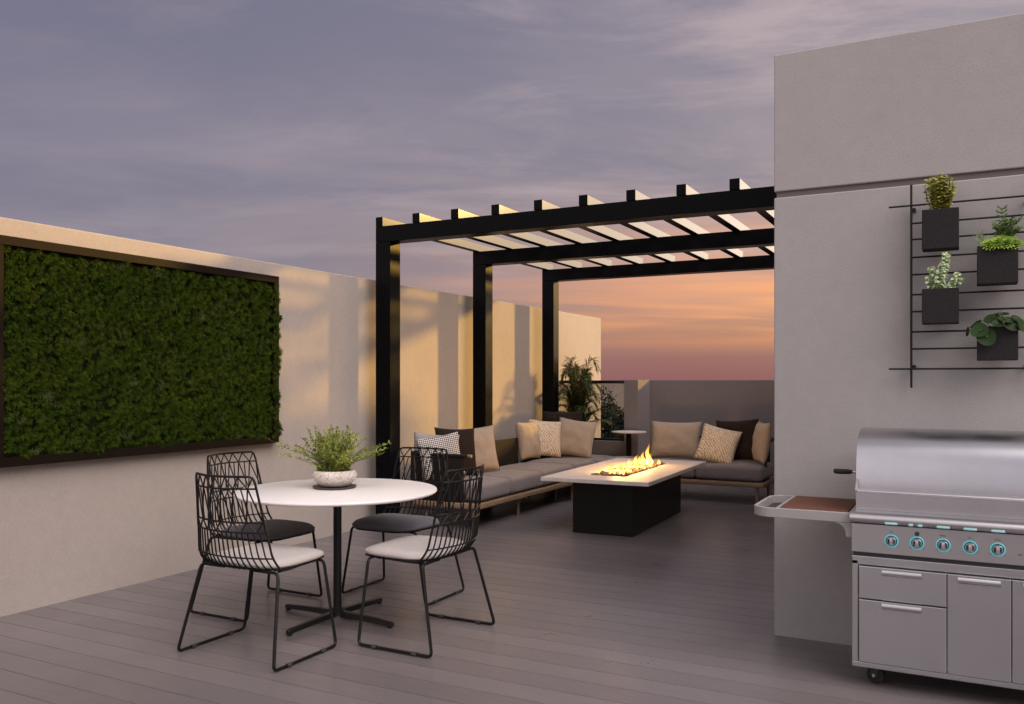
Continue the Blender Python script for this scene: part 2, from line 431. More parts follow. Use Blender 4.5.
for (y, z, d0) in cent:
    edge = min(y - GY0 - fw, z - fw, GH - fw - z)
    if edge < .03 and rnd.random() < .25: continue
    R_ = d0 * rnd.uniform(.85, 1.25); cx_ = .040 + .022 * noise.noise(Vector((0, y * 7, z * 7))) + rnd.uniform(0, .016)
    cl = noise.noise(Vector((3, y * 4, z * 4)))
    b = [(.034, .056, .005), (.040, .064, .005), (.030, .052, .005), (.044, .064, .007)][int(rnd.random() * 4)]
    if rnd.random() < .03: b = (.058, .074, .02)
    ax = Vector((1, rnd.uniform(-.25, .35), rnd.uniform(-.45, .1))).normalized()
    if y > GY1 - fw - .02: cx_ += .035
    c = Vector((cx_, y, z))
    for q in range(int(125 * (R_ / .04) ** 1.3)):
        while True:
            d = Vector((rnd.gauss(0, 1), rnd.gauss(0, 1), rnd.gauss(0, 1))).normalized()
            if d.dot(ax) > -.12: break
        d = (d + ax * .25).normalized()
        s0 = c + d * R_ * rnd.uniform(.15, .5); L = R_ * rnd.uniform(.45, .8)
        k = rnd.uniform(.75, 1.4) * (1.05 + .2 * cl); col = (b[0] * k, b[1] * k, b[2] * k)
        sd = d.cross(Vector((rnd.uniform(-1, 1), rnd.uniform(-1, 1), rnd.uniform(-1, 1)))).normalized() * rnd.uniform(.0013, .0026)
        m1 = s0 + d * L * .55; e = s0 + d * L + Vector((0, 0, -L * .22))
        mb.add([s0 - sd * .5, s0 + sd * .5, m1 + sd, e, m1 - sd], [(0, 1, 2, 4), (4, 2, 3)], 0, col, True)
tag(mb.build('moss', M['moss'], t, attr=True, autosmooth=False), kind='stuff')

# ------------------------------------------------------------------ pergola
t = empty('pergola', (PX, PY[0], 0), 0, 'black steel pergola with rafters over the sofa corner', 'pergola')
for y in PY:
    mb = MB(); mb.box(0, PW, y - PY[0], y - PY[0] + PW, 0, 2.688); bevelled(mb.build('post', M['pergola'], t), .004)
XE = TX - PX - .004
for y in PY:
    d = y - PY[0]
    mb = MB(); mb.box(0, XE, d, d + PW, 2.690, 2.838); bevelled(mb.build('beam', M['pergola'], t), .004)
for i in range(10):
    x = .003 + i * .4137
    mb = MB(); w_ = .078
    mb.box(x, x + w_, -.003, PY[2] - PY[0] + PW + .003, 2.8395, 2.925)
    ro = mb.build('rafter', [M['rafter'], M['pergola']], t); bevelled(ro, .003)
    for p in ro.data.polygons:          # matte end grain and underside
        if p.normal.y < -.5 or p.normal.z < -.5: p.material_index = 1
mb = MB()

# ------------------------------------------------------------------ dining table
TC = (-3.262, 3.985)
t = empty('dining_table', (*TC, 0), 0, 'round white pedestal table between the four wire chairs', 'table')
mb = MB(); mb.lathe([(.40, .734), (.575, .739), (.581, .744), (.583, .750), (.581, .756), (.577, .759)], 96); mb.build('tabletop', M['white_top'], t)
mb = MB(); mb.lathe([(.024, .05), (.024, .705), (.03, .716), (.11, .7335)], 24); mb.build('column', M['black'], t)
mb = MB(); mb.lathe([(.05, .028), (.05, .045), (.035, .06), (.026, .07)], 24)
mb.build('hub', M['black'], t)
for k in range(4):
    a = k * PI / 2 + R(-2)
    d = Vector((math.cos(a), math.sin(a), 0)); s = Vector((-d.y, d.x, 0))
    mb = MB()
    sec = []
    for r_, w_, zt, zb in ((.03, .026, .052, .022), (.2, .022, .046, .018), (.39, .017, .036, .012), (.41, .012, .032, .012)):
        sec.append([d * r_ + s * w_ + Vector((0, 0, zb)), d * r_ - s * w_ + Vector((0, 0, zb)), d * r_ - s * w_ * .7 + Vector((0, 0, zt)), d * r_ + s * w_ * .7 + Vector((0, 0, zt))])
    vs = [v for q in sec for v in q]; fs = []
    for i in range(3):
        for j in range(4): fs.append((i * 4 + j, (i + 1) * 4 + j, (i + 1) * 4 + (j + 1) % 4, i * 4 + (j + 1) % 4))
    fs += [(0, 1, 2, 3), (15, 14, 13, 12)]
    mb.add(vs, fs); mb.lathe([(.014, 0), (.014, .013)], 12, d.x * .39, d.y * .39)
    f_ = mb.build('foot', M['black'], t); bevelled(f_, .003)

# ------------------------------------------------------------------ wire chairs
def rounded(pts, r=.03, n=4):
    pts = [Vector(p) for p in pts]; out = [pts[0]]
    for i in range(1, len(pts) - 1):
        a, b, c = pts[i - 1], pts[i], pts[i + 1]
        u = (a - b).normalized(); w = (c - b).normalized()
        rr = min(r, (a - b).length * .45, (c - b).length * .45)
        p0, p1 = b + u * rr, b + w * rr
        for k in range(n + 1):
            q = k / n; out.append((p0 * (1 - q) + b * q) * (1 - q) + (b * (1 - q) + p1 * q) * q)
    out.append(pts[-1]); return out
def back_pt(u, z):
    q = max(0, min(1, (z - .46) / .47))
    hw = lerp(.262, .195, q ** .9)
    y = lerp(-.150, -.232, q) - .066 * (1 - u * u)
    return Vector((u * hw, y, z))
def make_chair():
    t = empty('wire_chair')
    for s in (-1, 1):
        mb = MB()
        pts = rounded([(s * .10, -.135, .452), (s * .262, -.135, .452), (s * .325, -.235, .012), (s * .325, .225, .012), (s * .250, .215, .452), (s * .1, .215, .452)], .03, 5)
        mb.tube(pts, .0085, 8)
        lg = mb.build('sled_leg', M['chair_metal'], t)
        for yy in (-.13, .12):
            g_ = MB(); g_.tube([(s * .325, yy - .014, .0125), (s * .325, yy + .014, .0125)], .0115, 8); g_.build('glide', M['glide'], lg)
    mb = MB(); r_ = .0048
    top = [back_pt(u, z) for u, z in [(-1, .66), (-1, .80), (-1, .895), (-.985, .917), (-.93, .929)]] + [back_pt(-.9 + i * .15, .932) for i in range(13)] + [back_pt(u, z) for u, z in [(.93, .929), (.985, .917), (1, .895), (1, .80), (1, .66)]]
    mb.tube(top, .0062, 7)
    for z in (.872, .705, .655):
        mb.tube([back_pt(-1 + i * .125, z) for i in range(17)], r_, 6)
    def zig(z0, z1, n, ph=0):
        pts = []
        for i in range(2 * n + 1):
            u = -1 + i / n; u *= .985
            pts.append(back_pt(u, z1 if (i + ph) % 2 == 0 else z0))
        for a, b in zip(pts, pts[1:]): mb.tube([a, (a + b) / 2 + Vector((0, -.001, 0)), b], .0040, 5)
    zig(.872, .93, 6); zig(.705, .872, 6, 1); zig(.655, .705, 6)
    for i in range(7):           # second set of long diagonals, crossing the first
        u0 = -1 + i * 2 / 6; 
        if i < 6: mb.tube([back_pt(u0, .872), back_pt(u0 + .08, .705)], .0036, 5)
    # bars run down from the lower rail, bend under the pad and become the seat grid
    N = 17
    for i in range(N):
        u = -1 + 2 * i / (N - 1)
        p0 = back_pt(u, .655); p1 = back_pt(u, .53)
        b1 = back_pt(u, .475) + Vector((0, .012, 0))
        hwf = .20
        pts = [p0, p1, b1 + Vector((0, .004, .012)), Vector((b1.x * .985, b1.y + .035, .458)), Vector((b1.x * .97, -.02, .456)), Vector((u * hwf, .272, .457))]
        mb.tube(rounded(pts, .03, 3), .0042 if 0 < i < N - 1 else .006, 5)
    mb.tube([back_pt(-1 + i * .125, .528) + Vector((0, -.004, 0)) for i in range(17)], .0042, 5)
    rim = rounded([(-.250, -.12, .457), (-.226, .20, .457), (-.16, .292, .457), (.16, .292, .457), (.226, .20, .457), (.250, -.12, .457)], .07, 7)
    mb.tube(rim, .0065, 7)
    for y in (.05, .16): mb.tube([(-.232, y, .452), (.232, y, .452)], .0042, 5)
    mb.build('wire_shell', M['chair_metal'], t)
    # padded seat
    mb = MB(); nu, nv = 28, 8; vs = []; fs = []
    def outline(a):
        c, s_ = math.cos(a), math.sin(a); e = .55
        x = (abs(c) ** e) * (1 if c >= 0 else -1); y = (abs(s_) ** e) * (1 if s_ >= 0 else -1)
        w = .250 - .012 * y
        return Vector((x * w, .085 + y * .235, 0))
    prof = [(.0, .505), (.35, .505), (.65, .504), (.85, .499), (.95, .490), (.995, .480), (.995, .472), (.97, .4645), (.6, .4645), (0, .4645)]
    nn = 44
    for k_, z in prof:
        for j in range(nn):
            p = Vector((0, .085, 0)) + (outline(2 * PI * j / nn) - Vector((0, .085, 0))) * k_
            vs.append((p.x, p.y, z + (.006 * (p.x / .23) ** 2 - .008 * max(0, (p.y - .2) / .1) if z > .48 else 0)))
    for i in range(len(prof) - 1):
        for j in range(nn): fs.append((i * nn + j, (i + 1) * nn + j, (i + 1) * nn + (j + 1) % nn, i * nn + (j + 1) % nn))
    mb.add(vs, fs, 0, (1, 1, 1), True); mb.build('seat_pad', M['pad'], t)
    return t
ch0 = make_chair()
CH = [(-3.24, 3.325, 0, 'black wire chair nearest the viewer, its back turned, left of the table pedestal'),
      (-2.60, 3.945, PI / 2, 'black wire chair between the white table and the open deck, facing the moss panel wall'),
      (-3.265, 4.655, PI, 'black wire chair with a dark pad behind the white table, nearest the sofa'),
      (-3.88, 3.985, -PI / 2, 'black wire chair with a dark pad between the white table and the moss panel')]
for i, (x, y, rz, lab) in enumerate(CH):
    c = ch0 if i == 0 else copy_tree(ch0)
    c.location = (x, y, 0); c.rotation_euler = (0, 0, rz)
    tag(c, lab, 'chair', 'wire chairs around the round table')
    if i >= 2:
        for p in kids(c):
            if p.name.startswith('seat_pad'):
                p.material_slots[0].link = 'OBJECT'; p.material_slots[0].material = M['dark_pad']; p['label'] = 'dark seat pad'  # darker base colour on the pads of the two far chairs

# ------------------------------------------------------------------ bowl and its plant
BX, BY, BZ = -3.32, 4.03, .7595
t = empty('bowl_planter', (BX, BY, BZ), 0, 'speckled stone bowl on a dark saucer on the white table', 'planter')
mb = MB(); mb.lathe([(.105, 0), (.126, .004), (.129, .012), (.12, .011), (.09, .008)], 48); mb.build('saucer', M['saucer'], t)
mb = MB(); mb.lathe([(.072, .0125), (.092, .018), (.116, .045), (.131, .070), (.131, .084), (.120, .102), (.111, .106), (.105, .102), (.105, .088)], 48, capt=False); mb.build('bowl', M['stone'], t)
mb = MB(); mb.lathe([(.0, .091), (.1045, .089)], 24, capb=False, capt=False); mb.build('soil', M['soil'], t)
t = empty('leafy_plant', (BX, BY, BZ + .087), 0, 'wispy small-leaved green plant growing in the stone bowl', 'plant')
st = MB(); lf = MB(); rnd = random.Random(21)
camr = Vector((.884, .467, 0))     # sideways as the long sprigs grow
for i in range(112):
    a = rnd.uniform(0, 2 * PI); out = rnd.uniform(.02, .30) * (1 if i > 8 else .6); hgt = rnd.uniform(.13, .30)
    if i < 92: hgt = lerp(.27, .12, out / .3) * rnd.uniform(.75, 1.12)
    d = Vector((math.cos(a), math.sin(a), 0)); L = 1
    if i >= 108: d = (camr + Vector((rnd.uniform(-.2, .2), rnd.uniform(-.2, .2), 0))).normalized(); out = rnd.uniform(.30, .43); hgt = rnd.uniform(.10, .22)
    if 103 <= i < 108: d = (-camr + Vector((rnd.uniform(-.2, .2), rnd.uniform(-.2, .2), 0))).normalized(); out = rnd.uniform(.30, .40); hgt = rnd.uniform(.12, .2)
    p0 = Vector((rnd.uniform(-.07, .07), rnd.uniform(-.07, .07), 0))
    pts = []
    for k in range(9):
        q = k / 8
        pts.append(p0 + d * out * (q ** 1.25) + Vector((0, 0, hgt * (1.35 * q - .35 * q * q))) + Vector((noise.noise(Vector((i, q * 3, 0))), noise.noise(Vector((i, q * 3, 5))), 0)) * .02)
    st.tube(pts, [.0018 - .0012 * k / 8 for k in range(9)], 4, col=(.10, .12, .03))
    tone = rnd.choice([(.20, .24, .035), (.29, .32, .055), (.13, .18, .03), (.37, .38, .09)])
    for k in range(1, 9):
        for r_ in range(5):
            q = min(.999, (k - rnd.random()) / 8); i0 = int(q * 8); p = pts[i0].lerp(pts[i0 + 1], q * 8 - i0)
            dd = (pts[i0 + 1] - pts[i0]).normalized() * .6 + Vector((rnd.gauss(0, .7), rnd.gauss(0, .7), rnd.gauss(.15, .6)))
            lf.leaf(p, dd, (rnd.gauss(0, .5), rnd.gauss(0, .5), 1), rnd.uniform(.014, .025), rnd.uniform(.008, .013), vcol(tone, .3))
st.build('stems', M['leaf'], t, attr=True); lf.build('leaves', M['leaf'], t, attr=True)

# ------------------------------------------------------------------ sofas
def cushion(parent, x0, x1, y0, y1, z0=.262, z1=.428, name='seat_cushion'):
    mb = MB(); mb.rbox(x0, x1, y0, y1, z0, z1, .045, 5, crown=.022); return mb.build(name, M['seat'], parent)
def sofa_frame(parent, x0, x1, y0, y1):
    mb = MB(); b = .055
    mb.rbox(x0, x1, y0, y0 + b, .198, .252, .012, 3); mb.rbox(x0, x1, y1 - b, y1, .198, .252, .012, 3)
    mb.rbox(x0, x0 + b, y0 + b + .001, y1 - b - .001, .199, .251, .010, 3); mb.rbox(x1 - b, x1, y0 + b + .001, y1 - b - .001, .199, .251, .010, 3)
    n = int(max(x1 - x0, y1 - y0) / .09)
    for i in range(n):
        if x1 - x0 > y1 - y0:
            x = lerp(x0 + .07, x1 - .1, i / (n - 1)); mb.box(x, x + .035, y0 + b, y1 - b, .225, .247)
        else:
            y = lerp(y0 + .07, y1 - .1, i / (n - 1)); mb.box(x0 + b, x1 - b, y, y + .035, .225, .247)
    mb.build('frame', M['wood'], parent)
def legs(parent, pts):
    for x, y in pts:
        mb = MB(); mb.tube([(x, y, 0), (x, y, .199)], [.015, .019], 12); mb.build('leg', M['wood'], parent)
# left sofa, along the wall
t = empty('sofa', (0, 0, 0), 0, 'three seat grey sofa along the cream wall under the pergola', 'sofa')
sofa_frame(t, -4.70, -3.98, 6.86, 9.10); legs(t, [(-4.08, 6.95), (-4.60, 6.95), (-4.60, 9.02), (-4.21, 9.06), (-4.1, 7.9)])
for a, b in ((6.94, 7.545), (7.552, 8.27), (8.277, 9.085)): cushion(t, -4.66, -3.985, a, b)
mb = MB(); mb.rbox(-4.728, -4.69, 6.86, 9.05, .30, .715, .010, 2); mb.build('back_panel', M['weave'], t)
mb = MB(); mb.rbox(-4.715, -4.155, 6.868, 6.912, .262, .675, .008, 2); mb.build('arm_panel', M['weave'], t)
mb = MB(); mb.rbox(-4.716, -4.10, 6.862, 6.918, .677, .705, .010, 2); ar = mb.build('arm_rail', M['black'], t)
mb = MB(); mb.tube([(-4.101, 6.89, .691), (-4.062, 6.89, .691)], .0155, 12); mb.build('end_cap', M['wood'], ar)
# corner seat
t = empty('corner_seat', (0, 0, 0), 0, 'grey corner seat joining the two sofas, behind the fire table', 'sofa')
sofa_frame(t, -4.70, -3.53, 9.12, 10.40); legs(t, [(-4.065, 9.2), (-4.62, 9.2), (-4.62, 10.32), (-3.6, 10.32), (-3.6, 9.72)])
cushion(t, -4.66, -3.985, 9.125, 9.74); cushion(t, -4.66, -3.985, 9.747, 10.38); cushion(t, -3.978, -3.535, 9.70, 10.38)
mb = MB(); mb.rbox(-4.728, -4.69, 9.17, 10.11, .30, .715, .010, 2); mb.build('back_panel', M['weave'], t)
# right sofa
t = empty('sofa', (0, 0, 0), 0, 'two seat grey sofa standing in front of the far parapet', 'sofa')
sofa_frame(t, -3.515, -1.985, 9.75, 10.50); legs(t, [(-2.07, 9.80), (-3.43, 9.83), (-2.07, 10.42), (-3.43, 10.42)])
cushion(t, -3.50, -2.775, 9.745, 10.40); cushion(t, -2.768, -2.0, 9.745, 10.40)
mb = MB(); mb.rbox(-3.515, -2.035, 10.465, 10.50, .675, .715, .008, 2); mb.build('back_rail', M['black'], t)
for x in (-3.47, -2.75, -2.08):
    mb = MB(); mb.rbox(x - .018, x + .018, 10.468, 10.497, .253, .676, .005, 1); mb.build('back_post', M['black'], t)
mb = MB(); mb.rbox(-2.034, -2.0, 9.98, 10.5, .675, .715, .008, 2); mb.rbox(-2.032, -2.002, 9.985, 10.015, .252, .675, .005, 1); mb.build('arm_rail', M['black'], t)

# ------------------------------------------------------------------ throw pillows
def pillow(w, h, th, mm, loc, yaw, lean, roll=0., label='', seed=0, group='throw pillows on the sofas'):
    """loc: middle of the bottom edge; yaw: heading of the face (0 = looking towards -Y); lean: tipping backwards."""
    rnd = random.Random(seed); n = 18; mb = MB(); vs = []; fs = []
    for side in (1, -1):
        for i in range(n + 1):
            for j in range(n + 1):
                u = -1 + 2 * i / n; v = -1 + 2 * j / n
                k = (max(0, 1 - abs(u) ** 2.6) * max(0, 1 - abs(v) ** 2.6)) ** .5
                pinch = 1 - .075 * (1 - abs(u) ** 2) * abs(v) ** 3; pinch2 = 1 - .075 * (1 - abs(v) ** 2) * abs(u) ** 3
                x = u * w / 2 * pinch2; z = v * h / 2 * pinch
                wr = noise.noise(Vector((u * 2.2 + seed * 3, v * 2.2, side * 2))) * .018 * k + noise.noise(Vector((u * 6 + seed, v * 6, side))) * .005 * k
                vs.append((x, side * (-th / 2) * k + wr, z + h / 2))
    m_ = (n + 1) ** 2
    for sd in (0, 1):
        for i in range(n):
            for j in range(n):
                a = sd * m_ + i * (n + 1) + j; q = (a, a + n + 1, a + n + 2, a + 1)
                fs.append(q if sd == 0 else q[::-1])
    mb.add(vs, fs, 0, (1, 1, 1), True)
    o = mb.build('throw_pillow', mm, None, autosmooth=False)
    bm = bmesh.new(); bm.from_mesh(o.data); bmesh.ops.remove_doubles(bm, verts=bm.verts, dist=.0006); bm.to_mesh(o.data); bm.free()
    rm = Matrix.Rotation(yaw, 4, 'Z') @ Matrix.Rotation(-lean, 4, 'X') @ Matrix.Rotation(roll, 4, 'Y')
    o.matrix_world = Matrix.Translation(loc) @ rm
    return tag(o, label, 'pillow', group)
SZ = .447
E90 = PI / 2
# cluster against the near arm of the left sofa
pillow(.46, .44, .15, M['greyp'], (-4.56, 6.99, SZ), R(18), R(10), R(3), 'plain grey pillow behind the black and white one at the sofa end', 1)
pillow(.42, .42, .14, M['bw'], (-4.42, 6.985, SZ + .01), R(38), R(4), R(-10), 'small black and white woven pillow at the near sofa end', 2)
pillow(.47, .49, .15, M['darkp'], (-4.43, 7.25, SZ), R(64), R(12), R(3), 'dark brown pillow between the black and white pillow and a tan one', 3)
pillow(.50, .48, .15, M['tan'], (-4.42, 7.66, SZ), R(60), R(12), R(-3), 'sunlit tan pillow leaning on the left sofa back next to a dark brown one', 4)
# cluster in the far corner
pillow(.44, .46, .17, M['tan'], (-4.62, 9.24, SZ), R(84), R(9), R(0), 'tan pillow seen nearly edge-on, first of the far corner pillows', 5)
pillow(.46, .47, .15, M['cream'], (-4.60, 9.58, SZ), R(50), R(13), R(6), 'cream wave-patterned pillow on the corner seat beside a dark brown one', 6)
pillow(.54, .57, .16, M['darkp'], (-4.55, 9.98, SZ), R(14), R(10), R(-1), 'large dark brown pillow in the corner below the palm', 7)
pillow(.49, .48, .16, M['tan'], (-4.33, 9.80, SZ), R(16), R(16), R(8), 'tan pillow propped on the large dark brown one in the corner', 8)
# right sofa
pillow(.62, .46, .18, M['tan'], (-3.13, 10.16, SZ), R(6), R(13), R(0), 'wide tan pillow on the far sofa against the parapet', 9)
pillow(.46, .46, .15, M['cream'], (-2.60, 9.90, SZ - .01), R(10), R(24), R(14), 'cream wave-patterned pillow tilted in front on the far sofa', 10)
pillow(.50, .50, .16, M['darkp'], (-2.36, 10.14, SZ), R(2), R(13), R(-4), 'dark brown pillow on the far sofa behind the tilted cream one', 11)
pillow(.44, .48, .15, M['tan'], (-2.11, 10.06, SZ), R(-62), R(8), R(0), 'tan pillow turned sideways at the end of the far sofa by the tall block', 12)

# ------------------------------------------------------------------ side table
t = empty('side_table', (-3.885, 10.62, 0), 0, 'slim round side table standing behind the corner seat by the pier', 'table')
mb = MB(); mb.lathe([(.20, .715), (.228, .718), (.23, .724), (.228, .730), (.222, .731)], 48); mb.build('tabletop', M['conc'], t)
mb = MB(); mb.rbox(-.028, .028, -.022, .022, .012, .714, .004, 2); mb.build('leg', M['frame'], t)
mb = MB(); mb.lathe([(.17, 0), (.17, .008), (.165, .012)], 36); mb.build('base', M['frame'], t)

# ------------------------------------------------------------------ fire table
FC = (-2.94, 8.09); FR = R(2)
t = empty('fire_table', (*FC, 0), FR, 'black fire table with a pale concrete top in front of the sofas', 'fire pit')
mb = MB(); mb.box(-.2875, .2875, -.825, .825, .0, .486); bevelled(mb.build('base', M['base_black'], t), .004)
tw, tl = .505, 1.065; iw, il = .185, .71
mb = MB()
mb.box(-tw, tw, -tl, -il, .487, .523); mb.box(-tw, tw, il, tl, .487, .523); mb.box(-tw, -iw, -il, il, .487, .523); mb.box(iw, tw, -il, il, .487, .523)
bm = bmesh.new(); me = bpy.data.meshes.new('t'); me.from_pydata(mb.v, [], mb.f); bm.from_mesh(me)
bmesh.ops.remove_doubles(bm, verts=bm.verts, dist=.0005)
bm.to_mesh(me); bm.free(); o = bpy.data.objects.new('tabletop', me); me.materials.append(M['conc']); COL.objects.link(o); o.parent = t
# rebuild the ring cleanly, with one opening in the middle
vo = [(-tw, -tl), (tw, -tl), (tw, tl), (-tw, tl)]; vi = [(-iw, -il), (iw, -il), (iw, il), (-iw, il)]
vs = [(x, y, z) for z in (.487, .523) for ring in (vo, vi) for x, y in ring]
fs = []
for j in range(4):
    k = (j + 1) % 4
    fs += [(8 + j, 8 + k, 12 + k, 12 + j), (k, j, 4 + j, 4 + k), (j, k, 8 + k, 8 + j), (4 + k, 4 + j, 12 + j, 12 + k)]
me.clear_geometry(); me.from_pydata(vs, [], fs); me.update(); bevelled(o, .004)
mb = MB(); mb.box(-iw + .001, iw - .001, -il + .001, il - .001, .4875, .495); mb.build('burner_tray', M['dark_tray'], t)
mb = MB(); rnd = random.Random(8)
ico = bmesh.new(); bmesh.ops.create_icosphere(ico, subdivisions=1, radius=1); iv = [v.co.copy() for v in ico.verts]; if_ = [[v.index for v in f.verts] for f in ico.faces]; ico.free()
for i in range(760):
    x = rnd.uniform(-iw + .018, iw - .018); y = rnd.uniform(-il + .02, il - .02)
    r_ = rnd.uniform(.012, .026); z = .497 + rnd.uniform(0, .022) + .012 * (1 - (x / iw) ** 2)
    sc = Vector((rnd.uniform(.7, 1.3), rnd.uniform(.7, 1.3), rnd.uniform(.6, 1)))
    mb.add([(x + v.x * r_ * sc.x * rnd.uniform(.85, 1.15), y + v.y * r_ * sc.y, z + v.z * r_ * sc.z) for v in iv], if_, 0, (1, 1, 1), False)
o = mb.build('lava_rocks', M['rock'], None, (*FC, 0), (0, 0, FR)); tag(o, 'brown lava rocks filling the trough of the fire table', 'lava rocks', kind='stuff')
m = bpy.data.materials.new('flame'); m.use_nodes = True; M['flame'] = m
for n in list(m.node_tree.nodes):
    if n.type != 'OUTPUT_MATERIAL': m.node_tree.nodes.remove(n)
out = [n for n in m.node_tree.nodes][0]
em = nd(m, 'ShaderNodeEmission'); trn = nd(m, 'ShaderNodeBsdfTransparent'); mx = nd(m, 'ShaderNodeMixShader')
ats = nd(m, 'ShaderNodeAttribute', attribute_name='Col'); lw = nd(m, 'ShaderNodeLayerWeight'); lw.inputs['Blend'].default_value = .35
sep = nd(m, 'ShaderNodeSeparateColor'); lk(m, ats.outputs['Color'], sep.inputs[0])
lk(m, ramp(m, sep.outputs[0], [(.0, (1., .58, .14)), (.35, (1., .47, .08)), (.7, (1., .28, .03)), (1., (.9, .15, .01))]), em.inputs['Color'])
lk(m, math_n(m, 'MULTIPLY_ADD', math_n(m, 'SUBTRACT', 1., sep.outputs[0]), 6.5, 1.6), em.inputs['Strength'])
nz = noise_tex(m, 26, 3, .6, (1, 1, .45))
fade = math_n(m, 'MULTIPLY', math_n(m, 'SUBTRACT', 1., lw.outputs['Facing']), math_n(m, 'SUBTRACT', 1.25, sep.outputs[0]))
fade = math_n(m, 'MULTIPLY', fade, math_n(m, 'MULTIPLY_ADD', nz, 1.6, -.1), clamp=True)
lk(m, fade, mx.inputs[0]); lk(m, trn.outputs[0], mx.inputs[1]); lk(m, em.outputs[0], mx.inputs[2]); lk(m, mx.outputs[0], out.inputs['Surface'])
t = empty('fire', (*FC, .515), FR, 'yellow flames rising from the lava rocks of the fire table', 'fire')
rnd = random.Random(5)
FL = [(.03, .48, .23, .034), (-.03, .50, .15, .030), (.07, .44, .14, .03), (-.07, .40, .12, .028), (.0, .36, .11, .03)]
for i in range(46):
    FL.append((rnd.uniform(-.13, .13), lerp(-.64, .56, i / 45) + rnd.uniform(-.03, .03), rnd.uniform(.04, .10), rnd.uniform(.018, .032)))
for (x, y, h_, r_) in FL:
    mb = MB(); n = 10; K = 12; vs = []; fs = []; cols = []
    ph = rnd.uniform(0, 9)
    for k in range(K + 1):
        q = k / K
        rr = r_ * (math.sin(min(1, (q + .12) * 1.9) * PI / 2) * (1 - q) ** .8 + .02)
        ox = noise.noise(Vector((ph, q * 2.2, 0))) * .03 * q * (h_ / .1); oy = noise.noise(Vector((ph, q * 2.2, 4))) * .03 * q * (h_ / .1)
        for j in range(n):
            a = 2 * PI * j / n; w_ = 1 + .3 * noise.noise(Vector((math.cos(a) + ph, math.sin(a), q * 4)))
            vs.append((x + ox + rr * w_ * math.cos(a), y + oy + rr * w_ * math.sin(a), q * h_ - .005)); cols.append((q, q, q))
    for k in range(K):
        for j in range(n): fs.append((k * n + j, k * n + (j + 1) % n, (k + 1) * n + (j + 1) % n, (k + 1) * n + j))
    mb.add(vs, fs, 0, (1, 1, 1), True); mb.c = cols
    o = mb.build('flame', M['flame'], t, attr=True, autosmooth=False)
for y, e in ((.40, 20.), (0., 15.), (-.38, 13.)):
    ld = bpy.data.lights.new('firelight', 'POINT'); ld.energy = e; ld.color = (1, .55, .17); ld.shadow_soft_size = .06
    lo = bpy.data.objects.new('firelight', ld); COL.objects.link(lo); lo.parent = t; lo.location = (0, y, .085)

# ------------------------------------------------------------------ palm in its pot
t = empty('planter_pot', (-4.60, 10.62, 0), 0, 'black pot holding the palm in the corner behind the seat', 'planter')
mb = MB(); mb.lathe([(.15, 0), (.19, .5), (.195, .52), (.175, .52), (.17, .47)], 32, capt=False); mb.build('pot', M['planter'], t)
mb = MB(); mb.lathe([(0, .47), (.17, .47)], 24, capb=False, capt=False); mb.build('soil', M['soil'], t)
t = empty('palm', (-4.60, 10.62, .47), 0, 'dark feathery palm in the corner beside the last pergola post', 'plant')
st = MB(); lf = MB(); rnd = random.Random(14)
for i in range(40):
    a = i * 2.399 + rnd.uniform(-.3, .3); q0 = i / 39
    d = Vector((math.cos(a), math.sin(a), 0)); rise = lerp(1.36, .55, q0) * rnd.uniform(.88, 1.1); out = lerp(.30, .62, q0) * rnd.uniform(.85, 1.1)
    if d.x < -.3: out *= .62
    if d.y > .3: out *= .45
    pts = []
    for k in range(15):
        q = k / 14
        pts.append(d * (out * (.25 * q + .75 * q ** 2.1) + .02) + Vector((0, 0, rise * (1.75 * q - .62 * q * q - .36 * q ** 4))))
    st.tube(pts, [.008 - .0065 * k / 14 for k in range(15)], 5, col=(.09, .09, .025))
    tone = rnd.choice([(.032, .048, .012), (.045, .058, .015), (.026, .040, .012), (.08, .08, .024)])
    for k in range(40):
        q = .30 + .70 * k / 39; i0 = min(13, int(q * 14)); p = pts[i0].lerp(pts[i0 + 1], q * 14 - i0)
        tg = (pts[i0 + 1] - pts[i0]).normalized(); sd = tg.cross(Vector((0, 0, 1)))
        sd = sd.normalized() if sd.length > .05 else Vector((1, 0, 0))
        for s_ in (-1, 1):
            dd = tg * rnd.uniform(.8, 1.1) + sd * s_ * rnd.uniform(.5, .9) + Vector((0, 0, rnd.uniform(-.35, .12)))
            lf.leaf(p, dd, (0, 0, 1), rnd.uniform(.17, .25) * (1.2 - .75 * q), .0115, vcol(tone, .3), droop=.22)
st.build('stems', M['leaf'], t, attr=True); lf.build('fronds', M['gloss_leaf'], t, attr=True)

# ------------------------------------------------------------------ grill
GX, GYF = -.461, 4.2
GW = 1.26
t = empty('grill', (GX, GYF, 0), 0, 'stainless steel gas grill on castors in front of the tall grey block', 'grill')
def gpart(name, fn, mm=None, parent=None, bev=.003):
    mb = MB(); fn(mb); o = mb.build(name, mm or M['steel'], parent or t)
    if bev: bevelled(o, bev)
    return o
def cab(mb):
    mb.box(0, GW, 0, .03, .095, .123 - .004); mb.box(0, .027, 0, .03, .1195, .5805); mb.box(GW - .027, GW, 0, .03, .1195, .5805)
    mb.box(0, GW, 0, .03, .562, .5805 + .02); mb.box(.003, GW - .003, .03, .54, .098, .60)
gpart('cabinet', cab)
gpart('panel_seam', lambda mb: mb.box(.006, GW - .006, .006, .5, .598, .62), M['steel_dark'], bev=0)
xs = [(.031, .386), (.390, .629), (.633, .871), (.875, 1.229)]
def handle(par, x0, z):
    mb = MB(); mb.tube([(x0, -.032, z), (x0 + .16, -.032, z)], .0155, 16)
    mb.box(x0 + .004, x0 + .156, -.032, -.017, z - .013, z + .013)
    mb.build('handle', M['steel_pale'], par)
